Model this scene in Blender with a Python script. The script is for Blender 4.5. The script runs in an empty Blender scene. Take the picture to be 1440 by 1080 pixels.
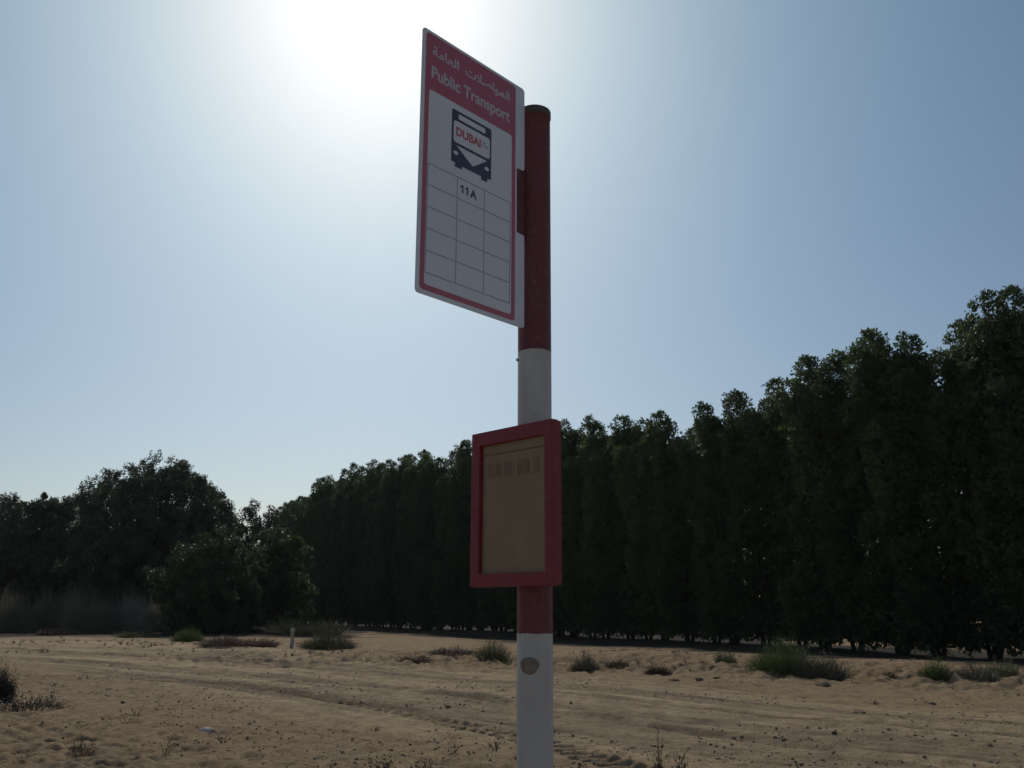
import bpy, bmesh, math, random
import numpy as np
from mathutils import Vector, Matrix
R = math.radians
S = bpy.context.scene
C = S.collection

# ------------------------------------------------------------------ camera, sky, sun, exposure
F_PX, EYE, PITCH = 1310.0, 1.6, R(13.56)
cam_d = bpy.data.cameras.new('camera'); cam = bpy.data.objects.new('camera', cam_d); C.objects.link(cam)
cam_d.sensor_width = 36.0; cam_d.lens = 36.0 * F_PX / 1440.0; cam_d.clip_end = 6000; cam_d.clip_start = 0.05
cam.matrix_world = Matrix.Translation((0, 0, EYE)) @ Matrix.Rotation(math.pi/2 + PITCH, 4, 'X') @ Matrix.Rotation(R(0.27), 4, 'Z')
S.camera = cam

SUN_EL, SUN_AZ = R(37.2), R(-9.5)
SUN_DIR = Vector((math.sin(SUN_AZ)*math.cos(SUN_EL), math.cos(SUN_AZ)*math.cos(SUN_EL), math.sin(SUN_EL)))
W = bpy.data.worlds.new('World'); S.world = W; W.use_nodes = True
wt = W.node_tree; wt.nodes.clear()
def wn(t, **k):
    n = wt.nodes.new(t)
    for a, b in k.items(): setattr(n, a, b)
    return n
sky = wn('ShaderNodeTexSky'); sky.sky_type = 'NISHITA'; sky.sun_disc = False
sky.sun_elevation = SUN_EL; sky.sun_rotation = SUN_AZ
sky.air_density = 1.0; sky.dust_density = 1.0; sky.ozone_density = 2.0; sky.altitude = 0
bg = wn('ShaderNodeBackground'); bg.inputs[1].default_value = 0.11
# the dusty air's bright aureole round the sun
tc = wn('ShaderNodeTexCoord')
dot = wn('ShaderNodeVectorMath', operation='DOT_PRODUCT'); dot.inputs[1].default_value = SUN_DIR
wt.links.new(tc.outputs['Generated'], dot.inputs[0])
mx = wn('ShaderNodeMath', operation='MAXIMUM'); mx.inputs[1].default_value = 0.0
wt.links.new(dot.outputs['Value'], mx.inputs[0])
prev = sky.outputs[0]
AUREOLE = [(900.0, (8, 8, 8)), (120.0, (2.9, 1.9, 1.9)), (24.0, (0.9, 1.0, 0.1)), (6.0, (0.05, 2.2, 3.0))]
for n_, col in AUREOLE:
    pw = wn('ShaderNodeMath', operation='POWER'); pw.inputs[1].default_value = n_
    wt.links.new(mx.outputs[0], pw.inputs[0])
    sc = wn('ShaderNodeVectorMath', operation='SCALE'); sc.inputs[0].default_value = col
    wt.links.new(pw.outputs[0], sc.inputs['Scale'])
    ad = wn('ShaderNodeVectorMath', operation='ADD')
    wt.links.new(prev, ad.inputs[0]); wt.links.new(sc.outputs[0], ad.inputs[1]); prev = ad.outputs[0]
wt.links.new(prev, bg.inputs[0])
wo = wn('ShaderNodeOutputWorld'); wt.links.new(bg.outputs[0], wo.inputs[0])

sun_d = bpy.data.lights.new('sun', 'SUN'); sun = bpy.data.objects.new('sun', sun_d); C.objects.link(sun)
sun_d.energy = 3.3; sun_d.angle = R(0.6); sun_d.color = (1.0, 0.93, 0.82)
sun.rotation_euler = SUN_DIR.to_track_quat('Z', 'Y').to_euler(); sun.location = (0, 0, 40)
S.view_settings.view_transform = 'Standard'; S.view_settings.look = 'None'
S.view_settings.exposure = -1.0; S.view_settings.gamma = 1.0
S.cycles.max_bounces = 6; S.cycles.transparent_max_bounces = 8

# ------------------------------------------------------------------ helpers: materials
def mat(name, rough=0.6, spec=0.3):
    m = bpy.data.materials.new(name); m.use_nodes = True
    b = m.node_tree.nodes['Principled BSDF']
    b.inputs['Roughness'].default_value = rough; b.inputs['Specular IOR Level'].default_value = spec
    return m, m.node_tree, b
def node(t, kind, **k):
    n = t.nodes.new(kind)
    for a, b in k.items(): setattr(n, a, b)
    return n
def noise(t, scale, detail=4, rough=0.55, coord='Object', stretch=None, dist=0.0):
    c = node(t, 'ShaderNodeTexCoord'); n = node(t, 'ShaderNodeTexNoise')
    n.inputs['Scale'].default_value = scale; n.inputs['Detail'].default_value = detail
    n.inputs['Roughness'].default_value = rough; n.inputs['Distortion'].default_value = dist
    src = c.outputs[coord]
    if stretch:
        mp = node(t, 'ShaderNodeMapping'); mp.inputs['Scale'].default_value = stretch
        t.links.new(src, mp.inputs[0]); src = mp.outputs[0]
    t.links.new(src, n.inputs['Vector']); return n.outputs['Fac']
def ramp(t, fac, stops):
    r = node(t, 'ShaderNodeValToRGB'); e = r.color_ramp.elements
    while len(e) < len(stops): e.new(0.5)
    for i, (p, c) in enumerate(stops): e[i].position = p; e[i].color = (*c, 1)
    t.links.new(fac, r.inputs[0]); return r.outputs[0]
def mixc(t, fac, a, b, blend='MIX'):
    m = node(t, 'ShaderNodeMix', data_type='RGBA', blend_type=blend)
    for v, i in ((fac, 0), (a, 6), (b, 7)):
        if isinstance(v, (int, float)): m.inputs[i].default_value = v
        elif isinstance(v, tuple): m.inputs[i].default_value = (*v, 1)
        else: t.links.new(v, m.inputs[i])
    return m.outputs[2]
def bump(t, b, h, strength=0.3, dist=0.01):
    n = node(t, 'ShaderNodeBump'); n.inputs['Strength'].default_value = strength; n.inputs['Distance'].default_value = dist
    t.links.new(h, n.inputs['Height']); t.links.new(n.outputs[0], b.inputs['Normal'])
def paint(name, c, worn, rough=0.45, scale=14, amount=(0.52, 0.75), bumpy=0.15, spec=0.35, speck=0.12):
    m, t, b = mat(name, rough, spec)
    f = ramp(t, noise(t, scale, 6, 0.65), [(amount[0], (0, 0, 0)), (amount[1], (1, 1, 1))])
    c1 = mixc(t, f, c, worn)
    g = ramp(t, noise(t, scale*9, 3), [(0.3, (1-speck,)*3), (0.7, (1+speck*0.4,)*3)])
    t.links.new(mixc(t, 1.0, c1, g, 'MULTIPLY'), b.inputs['Base Color'])
    if bumpy: bump(t, b, noise(t, scale*6, 4), bumpy, 0.002)
    return m
def leaf_mat(name, dark, light, trans=0.25, scale=1.1):
    m, t, b = mat(name, 0.5, 0.35)
    f = noise(t, scale, 3, 0.6, 'Object')
    oi = node(t, 'ShaderNodeObjectInfo')
    mr = node(t, 'ShaderNodeMath', operation='MULTIPLY_ADD'); mr.inputs[1].default_value = 0.25; mr.inputs[2].default_value = -0.12
    t.links.new(oi.outputs['Random'], mr.inputs[0])
    ad = node(t, 'ShaderNodeMath', operation='ADD'); t.links.new(f, ad.inputs[0]); t.links.new(mr.outputs[0], ad.inputs[1])
    tn = node(t, 'ShaderNodeAttribute', attribute_name='young'); ty = node(t, 'ShaderNodeMath', operation='MULTIPLY_ADD'); ty.inputs[1].default_value = 0.5
    t.links.new(tn.outputs['Fac'], ty.inputs[0]); t.links.new(ad.outputs[0], ty.inputs[2])
    c = ramp(t, ty.outputs[0], [(0.35, dark), (0.66, light), (0.95, tuple(v*1.35 for v in light))])
    t.links.new(c, b.inputs['Base Color'])
    tr = node(t, 'ShaderNodeBsdfTranslucent'); t.links.new(c, tr.inputs[0])
    ms = node(t, 'ShaderNodeMixShader'); ms.inputs[0].default_value = trans
    t.links.new(b.outputs[0], ms.inputs[1]); t.links.new(tr.outputs[0], ms.inputs[2])
    t.links.new(ms.outputs[0], t.nodes['Material Output'].inputs[0])
    return m

# ------------------------------------------------------------------ helpers: meshes
class MB:
    """collects boxes, prisms, tubes and loose leaves; link() makes ONE mesh object of them"""
    def __init__(s): s.v = []; s.f = []; s.n = 0
    def add(s, v, f):
        v = np.asarray(v, float).reshape(-1, 3)
        s.v.append(v); s.f += [tuple(int(i) + s.n for i in q) for q in f]; s.n += len(v)
    def prism(s, pts, z0, z1):
        n = len(pts); v = [(x, y, z0) for x, y in pts] + [(x, y, z1) for x, y in pts]
        s.add(v, [tuple(range(n-1, -1, -1)), tuple(range(n, 2*n))] + [(i, (i+1) % n, n+(i+1) % n, n+i) for i in range(n)])
    def tube(s, path, rad, k=8, cap=True):
        path = [Vector(p) for p in path]; v = []; f = []
        for i, p in enumerate(path):
            d = (path[min(i+1, len(path)-1)] - path[max(i-1, 0)]).normalized()
            a = d.cross(Vector((0.31, 0.95, 0.02))).normalized(); b = d.cross(a)
            for j in range(k):
                t = 2*math.pi*j/k; v.append(p + rad[i]*(math.cos(t)*a + math.sin(t)*b))
        for i in range(len(path)-1):
            for j in range(k):
                f.append((i*k+j, i*k+(j+1) % k, (i+1)*k+(j+1) % k, (i+1)*k+j))
        if cap: f += [tuple(range(k)), tuple(range(len(path)*k-1, len(path)*k-k-1, -1))]
        s.add([tuple(q) for q in v], f)
    def link(s, name, m, parent=None, smooth=False, mtx=None):
        me = bpy.data.meshes.new(name)
        me.from_pydata(np.concatenate(s.v).tolist(), [], s.f); me.update()
        return link_mesh(name, me, m, parent, smooth, mtx)
def link_mesh(name, me, m, parent=None, smooth=False, mtx=None):
    me.materials.append(m)
    if smooth: me.polygons.foreach_set('use_smooth', [True]*len(me.polygons))
    o = bpy.data.objects.new(name, me); C.objects.link(o)
    if parent: o.parent = parent
    if mtx is not None: o.matrix_local = mtx
    return o
def quads_mesh(name, V, tint=None):
    """V: (n,4,3) quads as one mesh, fast"""
    n = len(V); me = bpy.data.meshes.new(name)
    me.vertices.add(4*n); me.vertices.foreach_set('co', V.reshape(-1).astype(np.float32))
    me.loops.add(4*n); me.loops.foreach_set('vertex_index', np.arange(4*n, dtype=np.int32))
    me.polygons.add(n); me.polygons.foreach_set('loop_start', np.arange(0, 4*n, 4, dtype=np.int32))
    if tint is not None:
        a = me.attributes.new('young', 'FLOAT', 'FACE'); a.data.foreach_set('value', np.asarray(tint, np.float32))
    me.update(calc_edges=True); return me
def rrect(x0, y0, x1, y1, r, k=6):
    p = []
    for cx, cy, a in ((x1-r, y1-r, 0), (x0+r, y1-r, 90), (x0+r, y0+r, 180), (x1-r, y0+r, 270)):
        for i in range(k+1):
            t = R(a + 90*i/k); p.append((cx + r*math.cos(t), cy + r*math.sin(t)))
    return p
def tag(o, label=None, cat=None, group=None, kind=None):
    for k, v in (('label', label), ('category', cat), ('group', group), ('kind', kind)):
        if v: o[k] = v
    return o
def empty(name, loc, label, cat, group=None, rz=0.0, sc=1.0):
    o = bpy.data.objects.new(name, None); C.objects.link(o)
    o.location = loc; o.rotation_euler = (0, 0, rz); o.scale = (sc, sc, sc); o.empty_display_size = 0.3
    return tag(o, label, cat, group)
def copy_thing(o, loc, rz, sc, label, group=None):
    c = o.copy(); C.objects.link(c); c.location = loc; c.rotation_euler = (0, 0, rz); c.scale = sc
    c['label'] = label
    if group: c['group'] = group
    elif 'group' in c: del c['group']
    for ch in o.children:
        k = ch.copy(); C.objects.link(k); k.parent = c
        for g in ch.children:
            q = g.copy(); C.objects.link(q); q.parent = k
    return c

# ------------------------------------------------------------------ terrain height
def hash2(ix, iy, seed):
    h = (ix.astype(np.int64)*374761393 + iy.astype(np.int64)*668265263 + seed*974634241) & 0xFFFFFFFF
    h = ((h ^ (h >> 13))*1274126177) & 0xFFFFFFFF
    return ((h ^ (h >> 16)) & 0xFFFF)/65535.0*2 - 1
def vnoise(x, y, seed=0):
    ix, iy = np.floor(x), np.floor(y); fx, fy = x-ix, y-iy
    ux, uy = fx*fx*fx*(fx*(fx*6-15)+10), fy*fy*fy*(fy*(fy*6-15)+10)
    a, b = hash2(ix, iy, seed), hash2(ix+1, iy, seed); c, d = hash2(ix, iy+1, seed), hash2(ix+1, iy+1, seed)
    return (a*(1-ux)+b*ux)*(1-uy) + (c*(1-ux)+d*ux)*uy
def fbm(x, y, seed, octs=4, gain=0.5):
    s = 0; a = 1.0
    for o in range(octs):
        s = s + a*vnoise(x*2**o + 17.3*o, y*2**o - 9.1*o, seed+o); a *= gain
    return s
def smooth(a, b, x):
    t = np.clip((x-a)/(b-a), 0, 1); return t*t*(3-2*t)
BANK = np.array([(-26, 46), (-16, 38.5), (-8, 33), (2, 31), (8, 28.5), (14, 24.5), (22, 17)], float)
def dist_poly(x, y, P):
    best = np.full(x.shape, 1e9); along = np.zeros(x.shape); acc = 0.0; side = np.zeros(x.shape)
    for a, b in zip(P[:-1], P[1:]):
        d = b-a; L = np.hypot(*d); d = d/L
        t = np.clip((x-a[0])*d[0] + (y-a[1])*d[1], 0, L)
        dx, dy = x-a[0]-t*d[0], y-a[1]-t*d[1]; q = np.hypot(dx, dy); m = q < best
        best = np.where(m, q, best); along = np.where(m, acc+t, along); side = np.where(m, dx*d[1]-dy*d[0], side); acc += L
    return best, along, side
def flat_pt(px, py):
    u, v = (px-720)/F_PX, (540-py)/F_PX
    dz = math.sin(PITCH)+v*math.cos(PITCH); t = -EYE/dz
    return (t*u, t*(math.cos(PITCH)-v*math.sin(PITCH)))
TRACKS = [np.array([flat_pt(*q) for q in T]) for T in (
    [(-300, 899), (0, 913), (200, 926), (420, 947), (640, 966), (860, 986), (1100, 1006), (1440, 1032), (1900, 1062)],
    [(-300, 908), (0, 926), (200, 941), (420, 962), (640, 983), (860, 1004), (1100, 1026), (1440, 1058), (1800, 1090)],
    [(-300, 893), (60, 902), (260, 912), (480, 930), (700, 946), (950, 963), (1200, 980), (1500, 996), (1900, 1016)],
    [(100, 934), (300, 944), (480, 962), (680, 988), (900, 1019), (1150, 1050), (1500, 1092)],
    [(-300, 889), (0, 896), (200, 904), (420, 916), (640, 930), (860, 942), (1100, 953), (1440, 965), (1900, 978)])]
TREAD = np.array([flat_pt(*q) for q in [(-300, 946), (120, 957), (330, 970), (430, 984), (560, 1002), (700, 1029), (780, 1048), (920, 1086)]])
def stripes(x, y):
    """long bands of compacted, gravelly and dusty soil that follow the track"""
    d, a, sd = dist_poly(x, y, TRACKS[1]); sd = sd + 0.25*vnoise(a*0.15, a*0+1.5, 61)
    v = 0.9*vnoise(sd*0.9, a*0.035, 62) + 0.8*vnoise(sd*2.3, a*0.06, 63) + 0.6*vnoise(sd*5.0, a*0.12, 64) + 0.4*vnoise(sd*10, a*0.3, 65)
    return v, sd, a
def road_p(x, y):
    p = x*0.75 + y*0.66; q = -x*0.66 + y*0.75
    return p + 0.9*np.sin(q*0.09) + 0.25*vnoise(q*0.2, q*0+3.3, 60), q
def road_mask(x, y):
    p, q = road_p(x, y)
    return smooth(7.6, 9.4, p)*(1-smooth(15.5, 18.5, p))
def height(x, y, fine=True):
    x = np.asarray(x, float); y = np.asarray(y, float)
    r = np.hypot(x, y)
    h = 0.10*fbm(x/9, y/9, 3, 2)*smooth(8, 20, r)
    db, al, sd = dist_poly(x, y, BANK)
    amp = 0.34*smooth(-22, -9, x)*(1-0.62*smooth(3, 9, x))*(0.85+0.3*vnoise(x/2.3, y/2.3, 11))
    w = np.where(sd > 0, 2.6, 3.4)
    h = h + amp*np.exp(-(db/w)**2)
    if not fine: return h
    m = road_mask(x, y); p, q = road_p(x, y)
    near = 1-smooth(45, 75, r)
    # long wheel ruts
    sv, sd_, sa_ = stripes(x, y)
    rut = 0.009*sv + 0.009*vnoise(sd_*6.5, sa_*0.2, 22) + 0.008*vnoise(sd_*12, sa_*0.5, 23) + 0.005*fbm(x*5.1, y*5.1, 24, 3, 0.6)
    h = h + near*m*rut
    # trampled loose sand off the road
    off = 1-m
    foot = (1-smooth(4.6, 7.2, p))*1.15 + 0.28
    lump = 0.012*fbm(x*1.3, y*1.3, 30, 2) - foot*(0.030*np.maximum(0, fbm(x*2.9+7, y*2.6, 37, 3, 0.6)) + 0.032*np.abs(fbm(x*2.3, y*3.3, 33, 3, 0.6))) + 0.014*vnoise(p*7, q*0.4, 35)
    h = h + near*off*lump*(1.25-0.5*smooth(12, 24, r))
    # ragged edge of the bank
    edge = np.exp(-((sd-3.0)/2.6)**2)*smooth(-14, -6, x)
    h = h + near*edge*0.095*(fbm(x*2.6, y*2.2, 44, 4, 0.62) - 0.9*np.abs(fbm(x*1.7, y*1.7, 47, 2)))
    # grit everywhere
    h = h + near*(0.010-0.005*m)*fbm(x*7, y*7, 50, 2)
    # wheel tracks worn into the dirt
    for k, T in enumerate(TRACKS):
        dk, ak, sk = dist_poly(x, y, T); w_ = 0.16 + 0.05*vnoise(ak*0.3, ak*0+k, 66)
        h = h + near*(-0.055*np.exp(-(dk/w_)**4)*(0.75+0.35*vnoise(ak*0.9, ak*0+k*3.7, 67)) + 0.042*np.exp(-((dk-0.34)/0.11)**2)*(0.7+0.6*vnoise(ak*1.3, sk*2+k, 68)))
    # tyre track with cleat marks
    dt, at, st = dist_poly(x, y, TREAD)
    inside = 1-smooth(0.21, 0.31, dt)
    cle = np.maximum(0, np.sin(2*math.pi*(at/0.26 + np.abs(st)*0.9)))
    h = h + inside*(-0.035 + 0.082*cle*(0.75+0.35*vnoise(at*1.3, st*4, 71))) + 0.035*np.exp(-((dt-0.39)/0.10)**2)
    dt2 = np.abs(st-1.55)
    h = h - 0.03*np.exp(-(dt2/0.22)**2)*(dt < 2) + 0.018*np.exp(-((dt2-0.38)/0.12)**2)*(dt < 2)
    return h
def gz(x, y): return float(height(np.array([x]), np.array([y]))[0])
def at(px, py, dist=None):
    """a point on the ground seen at this pixel of the photograph (or at a chosen forward distance)"""
    u, v = (px-720)/F_PX, (540-py)/F_PX
    d = Vector((u, math.cos(PITCH)-v*math.sin(PITCH), math.sin(PITCH)+v*math.cos(PITCH)))
    if dist: t = dist/d.y
    else:
        t = 5.0
        while t < 150:
            if EYE + t*d.z < float(height(np.array([t*d.x]), np.array([t*d.y]), False)[0]): break
            t *= 1.004
    x, y = t*d.x, t*d.y
    return Vector((x, y, gz(x, y)))
def zat(py, dist):
    v = (540-py)/F_PX
    return EYE + dist*(math.sin(PITCH)+v*math.cos(PITCH))/(math.cos(PITCH)-v*math.sin(PITCH))

# ------------------------------------------------------------------ ground: one sheet to the horizon
def ground():
    az = np.radians(np.concatenate([np.linspace(-180, -46, 60, endpoint=False), np.linspace(-46, 46, 921), np.linspace(46, 180, 61)[1:-1]]))
    rr = np.concatenate([[0.0001, 1, 2, 3, 4, 5], np.exp(np.arange(math.log(6), math.log(62), 0.0033)), np.exp(np.linspace(math.log(62.5), math.log(5000), 60))])
    A, Q = np.meshgrid(az, rr); X, Y = Q*np.sin(A), Q*np.cos(A)
    Z = height(X, Y)*(1-smooth(90, 140, Q))
    nr, na = X.shape; V = np.stack([X, Y, Z], -1).reshape(-1, 3)
    i = np.arange(nr-1)[:, None]*na; j = np.arange(na)[None, :]; j2 = (j+1) % na
    Fq = np.stack([i+j, i+na+j, i+na+j2, i+j2], -1).reshape(-1, 4)[:, ::-1]
    me = bpy.data.meshes.new('ground')
    me.vertices.add(len(V)); me.vertices.foreach_set('co', V.reshape(-1).astype(np.float32))
    me.loops.add(Fq.size); me.loops.foreach_set('vertex_index', Fq.reshape(-1).astype(np.int32))
    me.polygons.add(len(Fq)); me.polygons.foreach_set('loop_start', np.arange(0, Fq.size, 4, dtype=np.int32))
    me.update(calc_edges=True)
    at_ = me.attributes.new('packed', 'FLOAT', 'POINT'); at_.data.foreach_set('value', road_mask(V[:, 0], V[:, 1]).astype(np.float32))
    x_, y_ = V[:, 0].astype(float), V[:, 1].astype(float)
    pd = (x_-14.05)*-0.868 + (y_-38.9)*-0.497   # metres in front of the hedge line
    shade_mask = (1-smooth(6.2, 8.4, pd - 0.17*np.maximum(0, (x_-14)*-0.497+(y_-39)*0.868-22) + 1.3*fbm(x_*0.8, y_*0.8, 81, 3)))*smooth(-9.5, -4.5, pd + 3.0*fbm(x_*0.25, y_*0.25, 82, 2) + 1.2*np.maximum(0, (x_-14)*-0.497+(y_-39)*0.868-9))*(1-smooth(75, 90, (x_-14)*-0.497+(y_-39)*0.868))  # hedge shade painted into the ground colour, out to the shadow edge
    shade_mask = np.maximum(shade_mask, smooth(-7.5, -10.5, x_ + 1.5*fbm(x_*0.6, y_*0.6, 83, 2))*smooth(50, 55, y_ + 1.5*fbm(x_*0.5, y_*0.5, 84, 2))*(1-smooth(105, 120, y_)))  # painted shade again, beneath the trees at the left end
    st = me.attributes.new('stripe', 'FLOAT', 'POINT'); st.data.foreach_set('value', (0.5 + 0.26*stripes(x_, y_)[0]).astype(np.float32))
    bt = me.attributes.new('painted_shade', 'FLOAT', 'POINT'); bt.data.foreach_set('value', shade_mask.astype(np.float32))
    m, t, b = mat('desert_sand', 0.95, 0.1)
    n1 = noise(t, 0.35, 5, 0.6); n2 = noise(t, 2.3, 6, 0.65); n3 = noise(t, 26, 5, 0.7); n4 = noise(t, 90, 3, 0.7)
    sand = ramp(t, n1, [(0.32, (0.41, 0.27, 0.16)), (0.5, (0.47, 0.328, 0.19)), (0.68, (0.40, 0.296, 0.185))])
    road = ramp(t, noise(t, 1.0, 5, 0.6, 'Object', (0.9, 0.9, 1)), [(0.35, (0.42, 0.315, 0.205)), (0.5, (0.50, 0.375, 0.24)), (0.68, (0.54, 0.41, 0.262))])
    a = node(t, 'ShaderNodeAttribute', attribute_name='packed')
    c = mixc(t, a.outputs['Fac'], sand, road)
    sa = node(t, 'ShaderNodeAttribute', attribute_name='stripe')
    sn = node(t, 'ShaderNodeMath', operation='MULTIPLY_ADD'); sn.inputs[1].default_value = 0.5; t.links.new(noise(t, 4, 5, 0.7), sn.inputs[0]); t.links.new(sa.outputs['Fac'], sn.inputs[2])
    sk = ramp(t, sn.outputs[0], [(0.42, (0.60, 0.585, 0.59)), (0.60, (0.84, 0.825, 0.815)), (0.78, (1.02, 1.0, 0.98)), (1.0, (1.28, 1.24, 1.17))])
    c = mixc(t, a.outputs['Fac'], c, mixc(t, 1.0, c, sk, 'MULTIPLY'))
    n5 = noise(t, 6.5, 6, 0.7)
    c = mixc(t, 1.0, c, ramp(t, n5, [(0.32, (0.70, 0.68, 0.66)), (0.47, (0.98, 0.98, 0.98)), (0.7, (1.12, 1.11, 1.08))]), 'MULTIPLY')
    c = mixc(t, 1.0, c, ramp(t, n2, [(0.3, (0.68, 0.65, 0.62)), (0.5, (1, 1, 1)), (0.72, (1.14, 1.13, 1.09))]), 'MULTIPLY')
    c = mixc(t, 1.0, c, ramp(t, n3, [(0.30, (0.50, 0.47, 0.45)), (0.43, (1, 1, 1)), (0.7, (1.10, 1.10, 1.08))]), 'MULTIPLY')
    c = mixc(t, 1.0, c, ramp(t, n4, [(0.30, (0.70, 0.70, 0.70)), (0.5, (1, 1, 1))]), 'MULTIPLY')
    la = node(t, 'ShaderNodeAttribute', attribute_name='painted_shade')
    c = mixc(t, la.outputs['Fac'], c, ramp(t, n3, [(0.35, (0.030, 0.024, 0.018)), (0.65, (0.085, 0.066, 0.048))]))  # mottled dark brown replaces the sand colour where shade is painted
    t.links.new(c, b.inputs['Base Color'])
    ad = node(t, 'ShaderNodeMath', operation='ADD'); t.links.new(n3, ad.inputs[0]); t.links.new(n4, ad.inputs[1])
    bump(t, b, ad.outputs[0], 1.0, 0.03)
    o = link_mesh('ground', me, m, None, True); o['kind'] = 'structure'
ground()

# ------------------------------------------------------------------ leaves
def leaf_quads(P, N, size, aspect, rng, droop=0.0):
    """rhombus leaves at P with long axis about N"""
    n = len(P)
    d = N + rng.normal(0, 0.55, (n, 3)); d[:, 2] -= droop; d /= np.linalg.norm(d, axis=1)[:, None]+1e-9
    q = rng.normal(0, 1, (n, 3)); s = np.cross(d, q); s /= np.linalg.norm(s, axis=1)[:, None]+1e-9
    L = (size*(0.65+0.7*rng.random(n)))[:, None]; Wd = L*aspect
    up = np.cross(s, d)*L*0.12
    return np.stack([P - d*L*0.5, P + s*Wd*0.5 + up, P + d*L*0.5, P - s*Wd*0.5 + up], 1)
def balls(ctr, rad, per, rng, size, up=0.45):
    """leaf tufts: a ball of small leaves round each centre"""
    k = len(ctr); n = k*per
    g = rng.normal(0, 1, (n, 3)); g /= np.linalg.norm(g, axis=1)[:, None]
    g *= (0.45+0.55*rng.random(n)**0.6)[:, None]
    P = np.repeat(ctr, per, 0) + g*np.repeat(rad, per)[:, None]
    return leaf_quads(P, g + np.array([0, 0, up]), size, 0.46, rng)
def plume(c0, c1, rad, n, rng, size, tuft=0.17, per=16, tip=0.82):
    """leafy upright shoot from c0 to c1: round tufts over a club with a blunt top"""
    c0, c1 = np.array(c0, float), np.array(c1, float)
    k = max(6, n//per); L = np.linalg.norm(c1-c0); tip = max(0.45, 1-rad*1.15/L)
    t = rng.random(k)**0.75; a = rng.random(k)*2*math.pi; rf = np.sqrt(0.30+0.70*rng.random(k))
    prof = np.where(t > tip, np.sqrt(np.clip(1-((t-tip)/(1.0-tip))**2, 0.0, 1)), 0.60+0.40*t/tip)
    lumps = 1+0.22*np.sin(a*3+t*8+rng.random()*6)
    rr = rad*prof*rf*lumps
    ctr = c0 + (c1-c0)*t[:, None] + np.stack([rr*np.cos(a), rr*np.sin(a), np.zeros(k)], 1)
    return balls(ctr, tuft*(0.7+0.7*rng.random(k)), per, rng, size)
LEAF = leaf_mat('hedge_foliage', (0.068, 0.104, 0.044), (0.105, 0.150, 0.056), 0.42, 0.55)
LEAF_ROUND = leaf_mat('round_tree_foliage', (0.062, 0.084, 0.046), (0.095, 0.122, 0.060), 0.2, 0.5)
LEAF_LIGHT = leaf_mat('young_foliage', (0.074, 0.110, 0.048), (0.108, 0.150, 0.060), 0.28, 0.8)
BARK, _t, _b = mat('bark', 0.9, 0.1)
_t.links.new(ramp(_t, noise(_t, 9, 5, 0.6, 'Object', (1, 1, 0.25)), [(0.3, (0.035, 0.028, 0.022)), (0.7, (0.085, 0.068, 0.052))]), _b.inputs['Base Color'])
bump(_t, _b, noise(_t, 22, 4, 0.6, 'Object', (1, 1, 0.2)), 0.6, 0.02)

def hedge_tree(seed, lean=1.0):
    """12 m many-stemmed columnar tree: returns crown mesh and trunk mesh (unit: height 12)"""
    rng = np.random.default_rng(seed); Q = []; tr = MB()
    stems = []
    n = 15
    for i in range(n):
        a = rng.random()*2*math.pi
        if i < 4: top, out = 12.0-(i*0.42)*rng.random()-0.25*i*(i > 0), 0.75*rng.random()
        elif i < 9: top, out = 8.2+2.9*rng.random(), 0.55+0.75*rng.random()
        else: top, out = 2.6+4.6*rng.random(), 0.9+0.65*rng.random()
        x, y = out*math.cos(a), out*1.15*math.sin(a); stems.append((x, y, top))
        L = min(top-0.45, 3.2+2.6*rng.random()) if i < 9 else min(top-0.4, 2.2+1.6*rng.random())
        rad = (0.48+0.26*rng.random()) if i >= 4 else (0.42+0.24*rng.random())
        Q.append(plume((x*0.75, y*0.75, top-L), (x+0.1*rng.normal(), y+0.1*rng.normal(), top), rad, int(L*rad*(1050 if i < 9 else 760)), rng, 0.15))
    # body of the crown
    for i in range(10):
        z = 0.85+i*0.90; a = rng.random()*6.28
        Q.append(plume((0.5*math.cos(a), 0.5*math.sin(a), z-0.35), (0.35*math.cos(a), 0.35*math.sin(a), z+1.8), 1.02, 1150, rng, 0.20, 0.24))
    # skirt of low leaves, uneven, clear of the ground
    k = 190; a = rng.random(k)*6.28; rr = 1.35*np.sqrt(rng.random(k)); z = 0.44+0.16*np.sin(a*3+seed)+1.5*rng.random(k)**1.2
    Q.append(balls(np.stack([rr*np.cos(a), rr*np.sin(a), z], 1), np.full(k, 0.24), 12, rng, 0.20, -0.2))
    for i, (x, y, top) in enumerate(stems[:9]):
        b = 0.22*math.cos(i*2.1), 0.22*math.sin(i*2.1)
        tr.tube([(b[0]*0.6, b[1]*0.6, -0.15), (b[0], b[1], 0.5), (x*0.5, y*0.5, top*0.35), (x*0.9, y*0.9, top*0.72), (x, y, top-0.35)],
                [0.10, 0.075, 0.055, 0.035, 0.012], 6)
    return quads_mesh('crown', np.concatenate(Q), np.concatenate([np.full(len(q), max(0, rng.normal(0, 0.45))) for q in Q])), tr
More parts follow.
